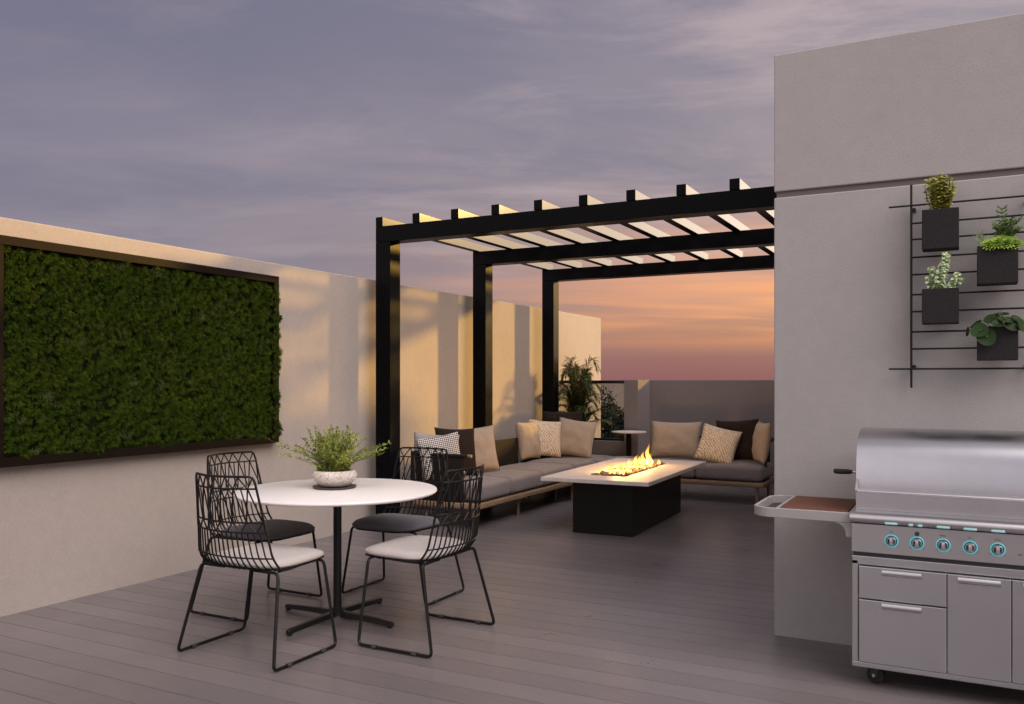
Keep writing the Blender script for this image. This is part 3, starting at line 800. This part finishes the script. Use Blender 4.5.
for (x0, x1), kind in zip(xs, 'dwwd'):
    if kind == 'd':
        for z0, z1, zh in ((.412, .558, .541), (.124, .407, .392)):
            p = gpart('drawer', lambda mb: mb.box(x0, x1, -.016, .012, z0, z1)); handle(p, x0 + .098, zh)
    else:
        p = gpart('door', lambda mb: mb.box(x0, x1, -.016, .012, .124, .558)); handle(p, x0 + .04, .541)
gpart('control_panel', lambda mb: mb.box(-.001, GW + .001, -.014, .3, .62, .7505))
nose = [(-.012, .754), (-.035, .757), (-.048, .766), (-.052, .779), (-.047, .791), (-.035, .799), (-.015, .803), (.06, .805), (.5, .805), (.5, .754)]
def nz_(mb):
    mb.extrude_x(nose, -.004, GW + .004, smooth=True)
gpart('front_ledge', nz_, M['steel_pale'], bev=0)
gpart('ledge_seam', lambda mb: mb.box(.002, GW - .002, -.006, .3, .7495, .7545), M['steel_dark'], bev=0)
hx0, hx1 = .012, GW - .012
hood = [(.050, .8055), (.050, .900), (.054, .945), (.060, .985), (.067, 1.025), (.078, 1.06), (.095, 1.092), (.122, 1.120), (.160, 1.143), (.21, 1.158), (.27, 1.166), (.34, 1.168), (.42, 1.16), (.50, 1.135), (.53, 1.09), (.53, .8055)]
def hd(mb): mb.extrude_x(hood, hx0, hx1, smooth=True)
hoodo = gpart('hood', hd, M['steel_hood'], bev=0)
def hh(mb):
    mb.extrude_x([(.048, .885), (.012, .888), (.008, .893), (.012, .898), (.048, .903)], hx0 + .002, hx1 - .002, smooth=False)
    for xx in (hx0 + .001, hx1 - .011):
        mb.extrude_x([(.0500, .883), (.010, .886), (.006, .899), (.030, .925), (.0545, .945)], xx, xx + .01)
hn = gpart('hood_handle', hh, M['steel_pale'], hoodo, bev=.002)
# knobs
for i in range(9):
    x = .167 + i * .1033 + (.0 if i < 5 else .115)
    mb = MB(); mb.tube([(x, -.0145, .682), (x, -.019, .682)], .0255, 28); bz = mb.build('knob_bezel', M['steel_dark'], t)
    mb = MB()
    for k in range(2):
        pass
    ring = [(x + .0265 * math.cos(a), -.0195, .682 + .0265 * math.sin(a)) for a in [2 * PI * j / 32 for j in range(32)]]
    mb.tube(ring, .0028, 6, closed=True); mb.build('light_ring', M['led'], bz)
    mb = MB(); mb.tube([(x, -.019, .682), (x, -.030, .682), (x, -.034, .682)], [.0215, .020, .018], 24)
    kb = mb.build('knob', M['steel'], t)
    mb = MB(); mb.rbox(x - .006, x + .006, -.052, -.0335, .665, .699, .003, 2); mb.build('knob_grip', M['steel_pale'], kb)
    for s in (-1, 1):
        mb = MB(); mb.rbox(x + s * .0115 - .0038, x + s * .0115 + .0038, -.0355, -.0335, .671, .693, .001, 1); mb.build('knob_recess', M['ink'], kb)
    # printed legends: a dash above, small ticks below
    mb = MB(); w_ = (.014, 0, .026, .014, .024, .016)[i % 6]
    if w_: 
        for q in range(int(w_ / .004)): mb.box(x - w_ / 2 + q * .004, x - w_ / 2 + q * .004 + .0028, -.0148, -.0139, .7195, .7235)
        mb.build('legend_lettering', M['ink'], t)
    for a in (-140, -40):
        mb = MB(); mb.box(x + .036 * math.cos(R(a)) - .003, x + .036 * math.cos(R(a)) + .003, -.0148, -.0139, .682 + .036 * math.sin(R(a)), .6838 + .036 * math.sin(R(a))); mb.build('dial_mark', M['ink'], bz)
    mb = MB()
    if i == 1:
        for xx in (-.024, .013): mb.rbox(x + xx - .009, x + xx + .009, -.0525, -.038,   .7585, .7685, .002, 2)
    else: mb.rbox(x - .026, x + .026, -.0525, -.038, .7585, .7685, .004, 2)
    mb.build('led_reflection', M['led_soft'], t)  # glowing strips stand in for LED light reflected on the ledge
mb = MB(); mb.box(.655, .669, -.0148, -.0139, .664, .668); mb.build('legend_lettering', M['ink'], t)
mb = MB(); mb.tube([(.270, -.0145, .7215), (.270, -.022, .7215)], .0095, 20); mb.build('ignition_button', M['ink'], t)
# rotisserie spit handle
mb = MB(); mb.tube([(.02, .30, .95), (-.035, .30, .95)], .006, 10, cap=True); sp_ = mb.build('spit_rod', M['steel'], t)
mb = MB(); mb.tube([(-.03, .30, .95), (-.05, .30, .95), (-.09, .30, .95), (-.112, .30, .951), (-.118, .30, .951)], [.008, .012, .013, .012, .006], 12); mb.build('spit_grip', M['rubber'], sp_)
# side shelf
sh = empty('side_shelf', (0, 0, 0)); sh.parent = t
def arcp(cx, cy, r_, a0, a1, n=8): return [(cx + r_ * math.cos(R(lerp(a0, a1, i / n))), cy + r_ * math.sin(R(lerp(a0, a1, i / n)))) for i in range(n + 1)]
sx0, sx1, sy0, sy1 = -.456, -.004, .0, .50
outl = [(sx1, sy0)] + [(sx1, sy1)] + arcp(sx0 + .09, sy1 - .09, .09, 90, 180) + arcp(sx0 + .09, sy0 + .09, .09, 180, 270)
inl_ = arcp(sx0 + .07, sy1 - .085, .05, 90, 180) + arcp(sx0 + .07, sy0 + .085, .05, 180, 270)
def ringband(mb, o_, i_, z0, z1):
    n = len(o_)
    mb.add([(x, y, z) for z in (z0, z1) for x, y in o_], [(i, (i + 1) % n, n + (i + 1) % n, n + i) for i in range(n)])
# rim walls as a swept band, boards and tray inside
def rim(mb):
    n = len(outl); th = .014
    c = Vector(((sx0 + sx1) / 2, (sy0 + sy1) / 2))
    inn = []
    for x, y in outl:
        inn.append((min(max(x, sx0 + th + (x - sx0) * .0), sx1 - .0), y))
    inner = [(sx1 - .012, sy0 + th), (sx1 - .012, sy1 - th)] + arcp(sx0 + .09, sy1 - .09, .09 - th, 90, 180) + arcp(sx0 + .09, sy0 + .09, .09 - th, 180, 270)
    z0, z1 = .746, .792
    vs = [(x, y, z) for z in (z0, z1) for ring in (outl, inner) for x, y in ring]
    fs = []
    for i in range(n):
        k = (i + 1) % n
        fs += [(i, k, 2 * n + k, 2 * n + i), (n + k, n + i, 3 * n + i, 3 * n + k), (2 * n + i, 2 * n + k, 3 * n + k, 3 * n + i), (k, i, n + i, n + k)]
    mb.add(vs, fs)
    mb.box(sx0 + .112, sx0 + .126, sy0 + th, sy1 - th, z0 + .001, z1 - .001)
o = gpart('rim', rim, M['shelf'], sh, .003)
gpart('tray', lambda mb: mb.box(sx0 + .02, sx0 + .111, sy0 + .03, sy1 - .03, .748, .754), M['steel_dark'], sh, 0)
def shelfplate(mb): mb.box(sx0 + .1265, sx1 - .013, sy0 + .0145, sy1 - .0145, .752, .774)
gpart('shelf_plate', shelfplate, M['steel'], sh, 0)
gpart('cutting_board', lambda mb: mb.box(sx0 + .130, sx1 - .016, sy0 + .018, sy1 - .018, .7745, .7945), M['board'], sh, .003)
brk = [(-.003, .7455), (-.003, .682), (-.026, .682)] + [(-.026 - .050 + .050 * math.cos(R(a)), .7455 - .050 + .050 * math.sin(R(a))) for a in (0, 20, 40, 60, 80, 90)]
def bk(mb):
    for y in (.001, .49):
        vs = [(x, y, z) for x, z in brk] + [(x, y + .02, z) for x, z in brk]; n = len(brk)
        mb.add(vs, [(i, (i + 1) % n, n + (i + 1) % n, n + i) for i in range(n)]); mb.add(vs[:n], [tuple(range(n))]); mb.add(vs[n:], [tuple(range(n))[::-1]])
gpart('bracket', bk, M['shelf'], sh, .0015)
# castors
for x, y in ((.095, .10), (GW - .095, .10), (.095, .46), (GW - .095, .46)):
    mb = MB(); mb.rbox(-.03, .03, -.03, .03, .086, .0945, .003, 1); mb.rbox(-.024, -.019, -.018, .018, .035, .087, .002, 1); mb.rbox(.019, .024, -.018, .018, .035, .087, .002, 1)
    cs = mb.build('castor', M['steel_dark'], t, (x, y, 0), (0, 0, R(66)))
    mb = MB(); mb.tube([(-.016, 0, .04), (-.013, 0, .04), (.013, 0, .04), (.016, 0, .04)], [.034, .04, .04, .034], 28); wh = mb.build('wheel', M['rubber'], cs)
    mb = MB(); mb.tube([(-.0265, 0, .04), (.0265, 0, .04)], .008, 12); mb.build('axle_bolt', M['steel'], cs)

# ------------------------------------------------------------------ trellis with planter boxes
RY = 4.80
t = empty('wall_trellis', (-.245, RY, 1.36), 0, 'black metal rod trellis fixed to the tall grey block', 'trellis')
for x in (0., .515):
    mb = MB(); mb.rbox(x - .0055, x + .0055, -.006, .006, .0, 1.03, .002, 1); mb.build('upright', M['black'], t)
for z in (2.282, 2.191, 2.11, 2.019, 1.932, 1.831, 1.745, 1.643, 1.557, 1.456):
    long_ = z > 2.25 or z < 1.5
    x0, x1 = (-.104, .62) if long_ else (0.0, .515)
    mb = MB(); mb.tube([(x0, -.0105, z - 1.36), (x1, -.0105, z - 1.36)], .0048, 8); mb.build('crossbar', M['black'], t)
for x in (.012, .515 - .012):
    for z in (2.262, 1.468):
        mb = MB(); mb.tube([(x, -.004, z - 1.36), (x, .046, z - 1.36)], .009, 14); mb.build('standoff', M['black'], t)
BXS = [(-.192, -.03, 2.040, 2.235, 'black planter box of round yellow-green herbs, topmost on the trellis'),
       (.047, .217, 1.857, 2.040, 'black planter box of lime succulents and a fern, upper one of the outer pair'),
       (-.192, -.03, 1.676, 1.847, 'black planter box of pale green stonecrop, below the herb box on the trellis'),
       (.047, .217, 1.494, 1.655, 'black planter box of dark round leaves, lowest on the trellis')]
for x0, x1, z0, z1, lab in BXS:
    w_ = x1 - x0; h_ = z1 - z0; d_ = .11
    y0_ = RY - .0175 - d_
    t = empty('planter_box', ((x0 + x1) / 2, y0_, z0), 0, lab, 'planter', 'black planter boxes on the trellis')
    mb = MB(); tk = .008
    mb.box(-w_ / 2, w_ / 2, 0, tk, 0, h_); mb.box(-w_ / 2, w_ / 2, d_ - tk, d_, 0, h_)
    mb.box(-w_ / 2, -w_ / 2 + tk, tk, d_ - tk, 0, h_); mb.box(w_ / 2 - tk, w_ / 2, tk, d_ - tk, 0, h_); mb.box(-w_ / 2 + tk, w_ / 2 - tk, tk, d_ - tk, 0, tk)
    bevelled(mb.build('box', M['planter'], t), .003)
    mb = MB(); mb.box(-w_ / 2 + tk, w_ / 2 - tk, tk, d_ - tk, h_ - .03, h_ - .018); mb.build('soil', M['soil'], t)
    for s in (-1, 1):
        mb = MB(); mb.tube(rounded([(s * w_ * .3, d_ - .004, h_ - .05), (s * w_ * .3, d_ + .012, h_ - .02), (s * w_ * .3, d_ + .016, h_ - .002)], .01, 3), .003, 6); mb.build('hook', M['black'], t)
def at_box(i): x0, x1, z0, z1, _ = BXS[i]; return ((x0 + x1) / 2, RY - .0175 - .055, z1 - .018)
rnd = random.Random(33)
# herb: bushy with layered little round leaves
t = empty('herb', at_box(0), 0, 'bushy yellow-green herb in the topmost planter box', 'plant'); st = MB(); lf = MB()
for i in range(60):
    a = rnd.uniform(0, 2 * PI); o_ = rnd.uniform(0, .055); h_ = rnd.uniform(.11, .185) * (1.1 - o_ * 4)
    b = Vector((math.cos(a) * o_, math.sin(a) * o_ * .7, 0)); tip = Vector((b.x * 1.35, b.y * 1.3 - .008, h_))
    st.tube([b * .6, b.lerp(tip, .5), tip], .0012, 4, col=(.10, .10, .03))
    for k in range(9):
        q = .12 + .88 * k / 8; p = (b * .6).lerp(tip, q)
        for s in range(3):
            a2 = rnd.uniform(0, 6.28); d = Vector((math.cos(a2), math.sin(a2), rnd.uniform(-.1, .25)))
            lf.leaf(p, d, (rnd.gauss(0, .3), -.75, .8), rnd.uniform(.016, .025), rnd.uniform(.013, .019), vcol(rnd.choice([(.26, .26, .03), (.20, .22, .03), (.38, .37, .07)]), .25), .08)
st.build('stems', M['leaf'], t, attr=True); lf.build('leaves', M['leaf'], t, attr=True)
# box 2: lime succulents, fern, spiky tuft
x, y, z = at_box(1)
t = empty('succulent', (x + .012, y - .012, z), 0, 'lime green rosette succulents in front of the fern in a planter box', 'plant'); lf = MB()
for cx, cy, cz, r_ in ((-.045, -.024, .020, .030), (-.012, -.032, .026, .033), (.026, -.030, .022, .031), (.058, -.022, .016, .026), (-.028, .004, .034, .028), (.006, .0, .040, .029), (.040, .004, .034, .027)):
    ax = Vector((rnd.uniform(-.25, .25), -.75, .75)).normalized(); ux = ax.orthogonal().normalized(); uy = ax.cross(ux)
    for ring in range(5):
        nn = 5 + ring * 3
        for j in range(nn):
            a = 2 * PI * j / nn + ring * .5; e = lerp(1.2, .1, ring / 4)
            rad = ux * math.cos(a) + uy * math.sin(a); d = rad * math.cos(e) + ax * math.sin(e)
            p = Vector((cx, cy, cz)) + ax * (.012 * (4 - ring) / 4) + rad * .004 * ring
            lf.leaf(p, d, ax * math.cos(e) - rad * math.sin(e), r_ * (.5 + .13 * ring), .013, vcol((.22, .34, .045), .25), .2)
lf.build('rosettes', M['gloss_leaf'], t, attr=True)
t = empty('fern', (x + .02, y + .018, z), 0, 'feathery green fern rising at the back of a planter box', 'plant'); st = MB(); lf = MB()
for i in range(9):
    a = rnd.uniform(-.25, PI + .25) if i else PI / 2; ox = math.cos(a) * rnd.uniform(.03, .075); h_ = rnd.uniform(.09, .15) if i else .19
    pts = [Vector((ox * q ** 1.4, rnd.uniform(-.002, .002) - .02 * q * q, h_ * (1.3 * q - .3 * q * q))) for q in [k / 8 for k in range(9)]]
    st.tube(pts, .0012, 4, col=(.06, .10, .02))
    for k in range(2, 9):
        tg = (pts[k] - pts[k - 1]).normalized()
        for s in (-1, 1):
            d = tg * .5 + Vector((s * .9, rnd.uniform(-.5, .2), rnd.uniform(-.1, .3)))
            for q in range(3):
                lf.leaf(pts[k] + d.normalized() * .008 * q, d + Vector((0, rnd.uniform(-.5, .5), rnd.uniform(-.6, .6))), (0, -1, .6), .018, .011, vcol((.085, .15, .028), .3))
st.build('stems', M['leaf'], t, attr=True); lf.build('leaflets', M['leaf'], t, attr=True)
t = empty('spiky_plant', (x - .066, y - .022, z + .016), 0, 'small grey-green spiky tuft at the side of a planter box', 'plant'); lf = MB()
for i in range(34):
    p = Vector((rnd.uniform(-.012, .012), rnd.uniform(-.012, .012), rnd.uniform(0, .055))); d = Vector((rnd.gauss(-.25, .45), rnd.gauss(-.1, .45), rnd.uniform(.6, 1.1)))
    lf.leaf(p, d, (0, -1, .2), rnd.uniform(.03, .045), .0055, vcol((.24, .30, .16), .2), .1)
lf.build('leaves', M['leaf'], t, attr=True)
# stonecrop: pale fleshy leaves on trailing-upright stems
t = empty('stonecrop', at_box(2), 0, 'pale grey-green stonecrop with fleshy round leaves in a planter box', 'plant'); st = MB(); lf = MB()
stems = [(-.05, .06, -.03, .03), (-.03, .13, .02, .185), (-.01, .12, .03, .17), (.02, .05, .0, .05), (.03, .04, .075, .085), (.05, .03, .085, .06), (-.02, .09, -.035, .12), (.0, .07, .01, .10), (-.045, .04, -.055, .07), (.01, .14, .035, .19)]
for bx, mz, tx, tz in stems * 3:
    j = rnd.uniform(-.008, .008); yy = rnd.uniform(-.04, .02)
    pts = [Vector((bx + j, yy, 0)), Vector(((bx + tx) / 2 + j, yy - .008, tz * .55)), Vector((tx + j * 1.5, yy - .012, tz))]
    st.tube(pts, .0022, 5, col=(.22, .27, .14))
    L_ = (pts[2] - pts[0]).length; kk = max(4, int(L_ / .009))
    for k in range(kk):
        q = k / (kk - 1); p = pts[0].lerp(pts[1], q * 2) if q < .5 else pts[1].lerp(pts[2], q * 2 - 1)
        for s in range(2):
            a = rnd.uniform(0, 6.28); d = Vector((math.cos(a), math.sin(a) * .8 - .3, rnd.uniform(.0, .7))).normalized()
            lf.disc_leaf(p + d * .009, d + Vector((0, -.35, .6)), rnd.uniform(.0065, .0098), vcol((.46, .56, .33), .16), 7, cup=.3)
st.build('stems', M['leaf'], t, attr=True); lf.build('leaves', M['gloss_leaf'], t, attr=True)
# round dark leaves
t = empty('round_leaf_plant', at_box(3), 0, 'dark green plant with big round leaves overhanging its planter box', 'plant'); st = MB(); lf = MB()
LV = [(-.075, -.075, .0, .040, (-.2, -.85, .45)), (-.045, -.085, -.035, .042, (.0, -.95, .2)), (-.02, -.03, .055, .040, (-.1, -.6, .8)), (.035, -.05, .05, .036, (.2, -.45, .85)),
      (.06, -.06, .022, .036, (.35, -.75, .5)), (.085, -.02, .05, .034, (.5, -.4, .75)), (-.09, -.03, .03, .03, (-.6, -.4, .7)), (.02, .01, .08, .034, (0, -.3, 1)), (.105, -.05, .015, .032, (.7, -.6, .35)), (-.125, -.05, -.005, .024, (-.93, -.3, .1)), (0., -.075, .03, .026, (.1, -.7, .7))]
for lx, ly, lz, r_, nrm in LV:
    p = Vector((lx, ly, lz)); st.tube([Vector((lx * .15, 0, 0)), Vector((lx * .6, ly * .4, max(.02, lz + .02))), p], .0018, 5, col=(.16, .20, .05))
    lf.disc_leaf(p, nrm, r_, vcol((.016, .034, .008), .25), 16, cup=.16)
st.build('stems', M['leaf'], t, attr=True); lf.build('leaves', M['gloss_leaf'], t, attr=True)

# ------------------------------------------------------------------ sky, sun, camera
SUN_EL, SUN_AZ = 14.2, 32.0        # azimuth from +Y towards +X
w = bpy.data.worlds.new('World'); S.world = w; w.use_nodes = True
class W_: node_tree = w.node_tree
for n in list(w.node_tree.nodes): w.node_tree.nodes.remove(n)
out = nd(W_, 'ShaderNodeOutputWorld'); bg = nd(W_, 'ShaderNodeBackground'); bg.inputs['Strength'].default_value = .078
lk(W_, bg.outputs[0], out.inputs['Surface'])
sky = nd(W_, 'ShaderNodeTexSky', sky_type='NISHITA'); sky.sun_disc = False
sky.sun_elevation = R(SUN_EL); sky.sun_rotation = R(SUN_AZ); sky.dust_density = 3.
tc = nd(W_, 'ShaderNodeTexCoord'); sx = nd(W_, 'ShaderNodeSeparateXYZ'); lk(W_, tc.outputs['Generated'], sx.inputs[0])
X_, Y_, Z_ = sx.outputs
def dotv(v):
    n = nd(W_, 'ShaderNodeVectorMath', operation='DOT_PRODUCT'); lk(W_, tc.outputs['Generated'], n.inputs[0]); n.inputs[1].default_value = Vector(v).normalized(); return n.outputs['Value']
def sstep(x, a, b):
    n = nd(W_, 'ShaderNodeMapRange', interpolation_type='SMOOTHSTEP'); lk(W_, x, n.inputs['Value'])
    n.inputs['From Min'].default_value = a; n.inputs['From Max'].default_value = b; return n.outputs['Result']
elev = math_n(W_, 'MULTIPLY_ADD', Z_, 1., .1)      # -.1..1 -> 0..1.1
base = ramp(W_, elev, [(.06, (.22, .10, .105)), (.10, (.27, .105, .11)), (.15, (.30, .15, .13)), (.24, (.32, .245, .25)), (.40, (.275, .23, .265)), (.58, (.225, .198, .255)), (.8, (.34, .32, .35)), (1.0, (.52, .48, .49))])
sunw = dotv((math.sin(R(SUN_AZ)), math.cos(R(SUN_AZ)), 0))
base = mixc(W_, sstep(sunw, .72, -.05), base, ramp(W_, elev, [(.08, (.24, .20, .25)), (.2, (.28, .235, .275)), (.36, (.215, .192, .255)), (.58, (.15, .142, .21)), (.8, (.24, .225, .27)), (1., (.52, .48, .49))]))
den = math_n(W_, 'MAXIMUM', math_n(W_, 'ADD', Z_, .10), .03)
cx = math_n(W_, 'DIVIDE', X_, den); cy = math_n(W_, 'DIVIDE', Y_, den)
cmb = nd(W_, 'ShaderNodeCombineXYZ'); lk(W_, cx, cmb.inputs[0]); lk(W_, cy, cmb.inputs[1])
def cloud(scale, seed, det=6, rough=.55, st=(.62, 1.05, 1), rot=-27.8, dist=.5):
    m1 = nd(W_, 'ShaderNodeMapping'); m1.inputs['Rotation'].default_value = (0, 0, R(rot)); lk(W_, cmb.outputs[0], m1.inputs['Vector'])
    mp = nd(W_, 'ShaderNodeMapping'); mp.inputs['Location'].default_value = (seed, seed * .7, 0); mp.inputs['Scale'].default_value = st
    lk(W_, m1.outputs[0], mp.inputs['Vector'])
    n = nd(W_, 'ShaderNodeTexNoise'); n.inputs['Scale'].default_value = scale; n.inputs['Detail'].default_value = det; n.inputs['Roughness'].default_value = rough; n.inputs['Distortion'].default_value = dist
    lk(W_, mp.outputs[0], n.inputs['Vector']); return n.outputs['Fac']
k1 = sstep(cloud(1.1, 3.1, 8, .6, rot=-38), .40, .64); k2 = sstep(cloud(1.7, 8.3, 9, .64, rot=-18), .43, .70)
sunw = dotv((math.sin(R(SUN_AZ)), math.cos(R(SUN_AZ)), 0))
glow_az = sstep(sunw, .25, 1.0)
col = mixc(W_, math_n(W_, 'MULTIPLY', math_n(W_, 'MULTIPLY', k1, sstep(Z_, .04, .16)), .55), base, (.155, .148, .215))
lightc = mixc(W_, glow_az, (.37, .295, .325), (.60, .46, .44))
col = mixc(W_, math_n(W_, 'MULTIPLY', math_n(W_, 'MULTIPLY', k2, sstep(Z_, .06, .18)), math_n(W_, 'MULTIPLY_ADD', sstep(sunw, 0., .5), .52, .15)), col, lightc)
# sunset band low near the sun, broken into streaks
band = math_n(W_, 'MULTIPLY', sstep(Z_, .022, .07), math_n(W_, 'SUBTRACT', 1., sstep(Z_, .09, .24)))
g1 = math_n(W_, 'MULTIPLY', band, glow_az)
k3 = sstep(cloud(1.0, 5.7, 5, .5, st=(.4, 1.2, 1)), .40, .62)
col = mixc(W_, math_n(W_, 'MULTIPLY', g1, math_n(W_, 'MULTIPLY_ADD', k3, .65, .35), clamp=True), col, (1.08, .41, .12))
# bright patches added to the sky out of view: key, halo and fill light
key = dotv((.62, -.31, .72))
kb = sstep(key, .80, .99)
col = mixc(W_, kb, col, (7.6, 6.85, 6.75))
halo = sstep(dotv((math.sin(R(SUN_AZ - 9)) * .97, math.cos(R(SUN_AZ - 9)) * .97, .22)), .945, .998)
col = mixc(W_, halo, col, (3.4, 2.75, 2.2))
rear = math_n(W_, 'MULTIPLY', sstep(dotv((-.25, -.97, 0)), .15, .85), math_n(W_, 'SUBTRACT', 1., sstep(Z_, .25, .6)))
col = mixc(W_, rear, col, (.54, .49, .54))
side = sstep(dotv((-.62, -.68, .38)), .62, 1.)
col = mixc(W_, side, col, (1.25, 1.12, 1.12))
col10 = nd(W_, 'ShaderNodeVectorMath', operation='SCALE'); lk(W_, col, col10.inputs[0]); col10.inputs['Scale'].default_value = 10.
tot = mixc(W_, .12, col10.outputs[0], sky.outputs[0], 'ADD')
lk(W_, tot, bg.inputs['Color'])

sl = bpy.data.lights.new('sun', 'SUN'); sl.energy = 5.; sl.angle = R(3.0); sl.color = (1., .575, .115)
so = bpy.data.objects.new('sun', sl); COL.objects.link(so)
sd = Vector((math.sin(R(SUN_AZ)) * math.cos(R(SUN_EL)), math.cos(R(SUN_AZ)) * math.cos(R(SUN_EL)), math.sin(R(SUN_EL))))
so.rotation_euler = sd.to_track_quat('Z', 'Y').to_euler(); so.location = (6, 12, 8)

cam = bpy.data.cameras.new('camera'); cam.sensor_width = 36; cam.lens = 860 / 1024 * 36; cam.shift_y = 28 / 1024
cam.clip_end = 6000; cam.clip_start = .05
co = bpy.data.objects.new('camera', cam); COL.objects.link(co); co.location = (0, 0, 1.40); co.rotation_euler = (R(90), 0, R(27.83)); S.camera = co

S.view_settings.view_transform = 'Standard'; S.view_settings.look = 'None'; S.view_settings.exposure = .4; S.view_settings.gamma = 1
S.view_settings.use_curve_mapping = False
S.cycles.use_denoising = True
try: S.cycles.denoiser = 'OPENIMAGEDENOISE'
except Exception: pass
S.cycles.max_bounces = 8; S.cycles.transparent_max_bounces = 24; S.cycles.sample_clamp_indirect = 2.5
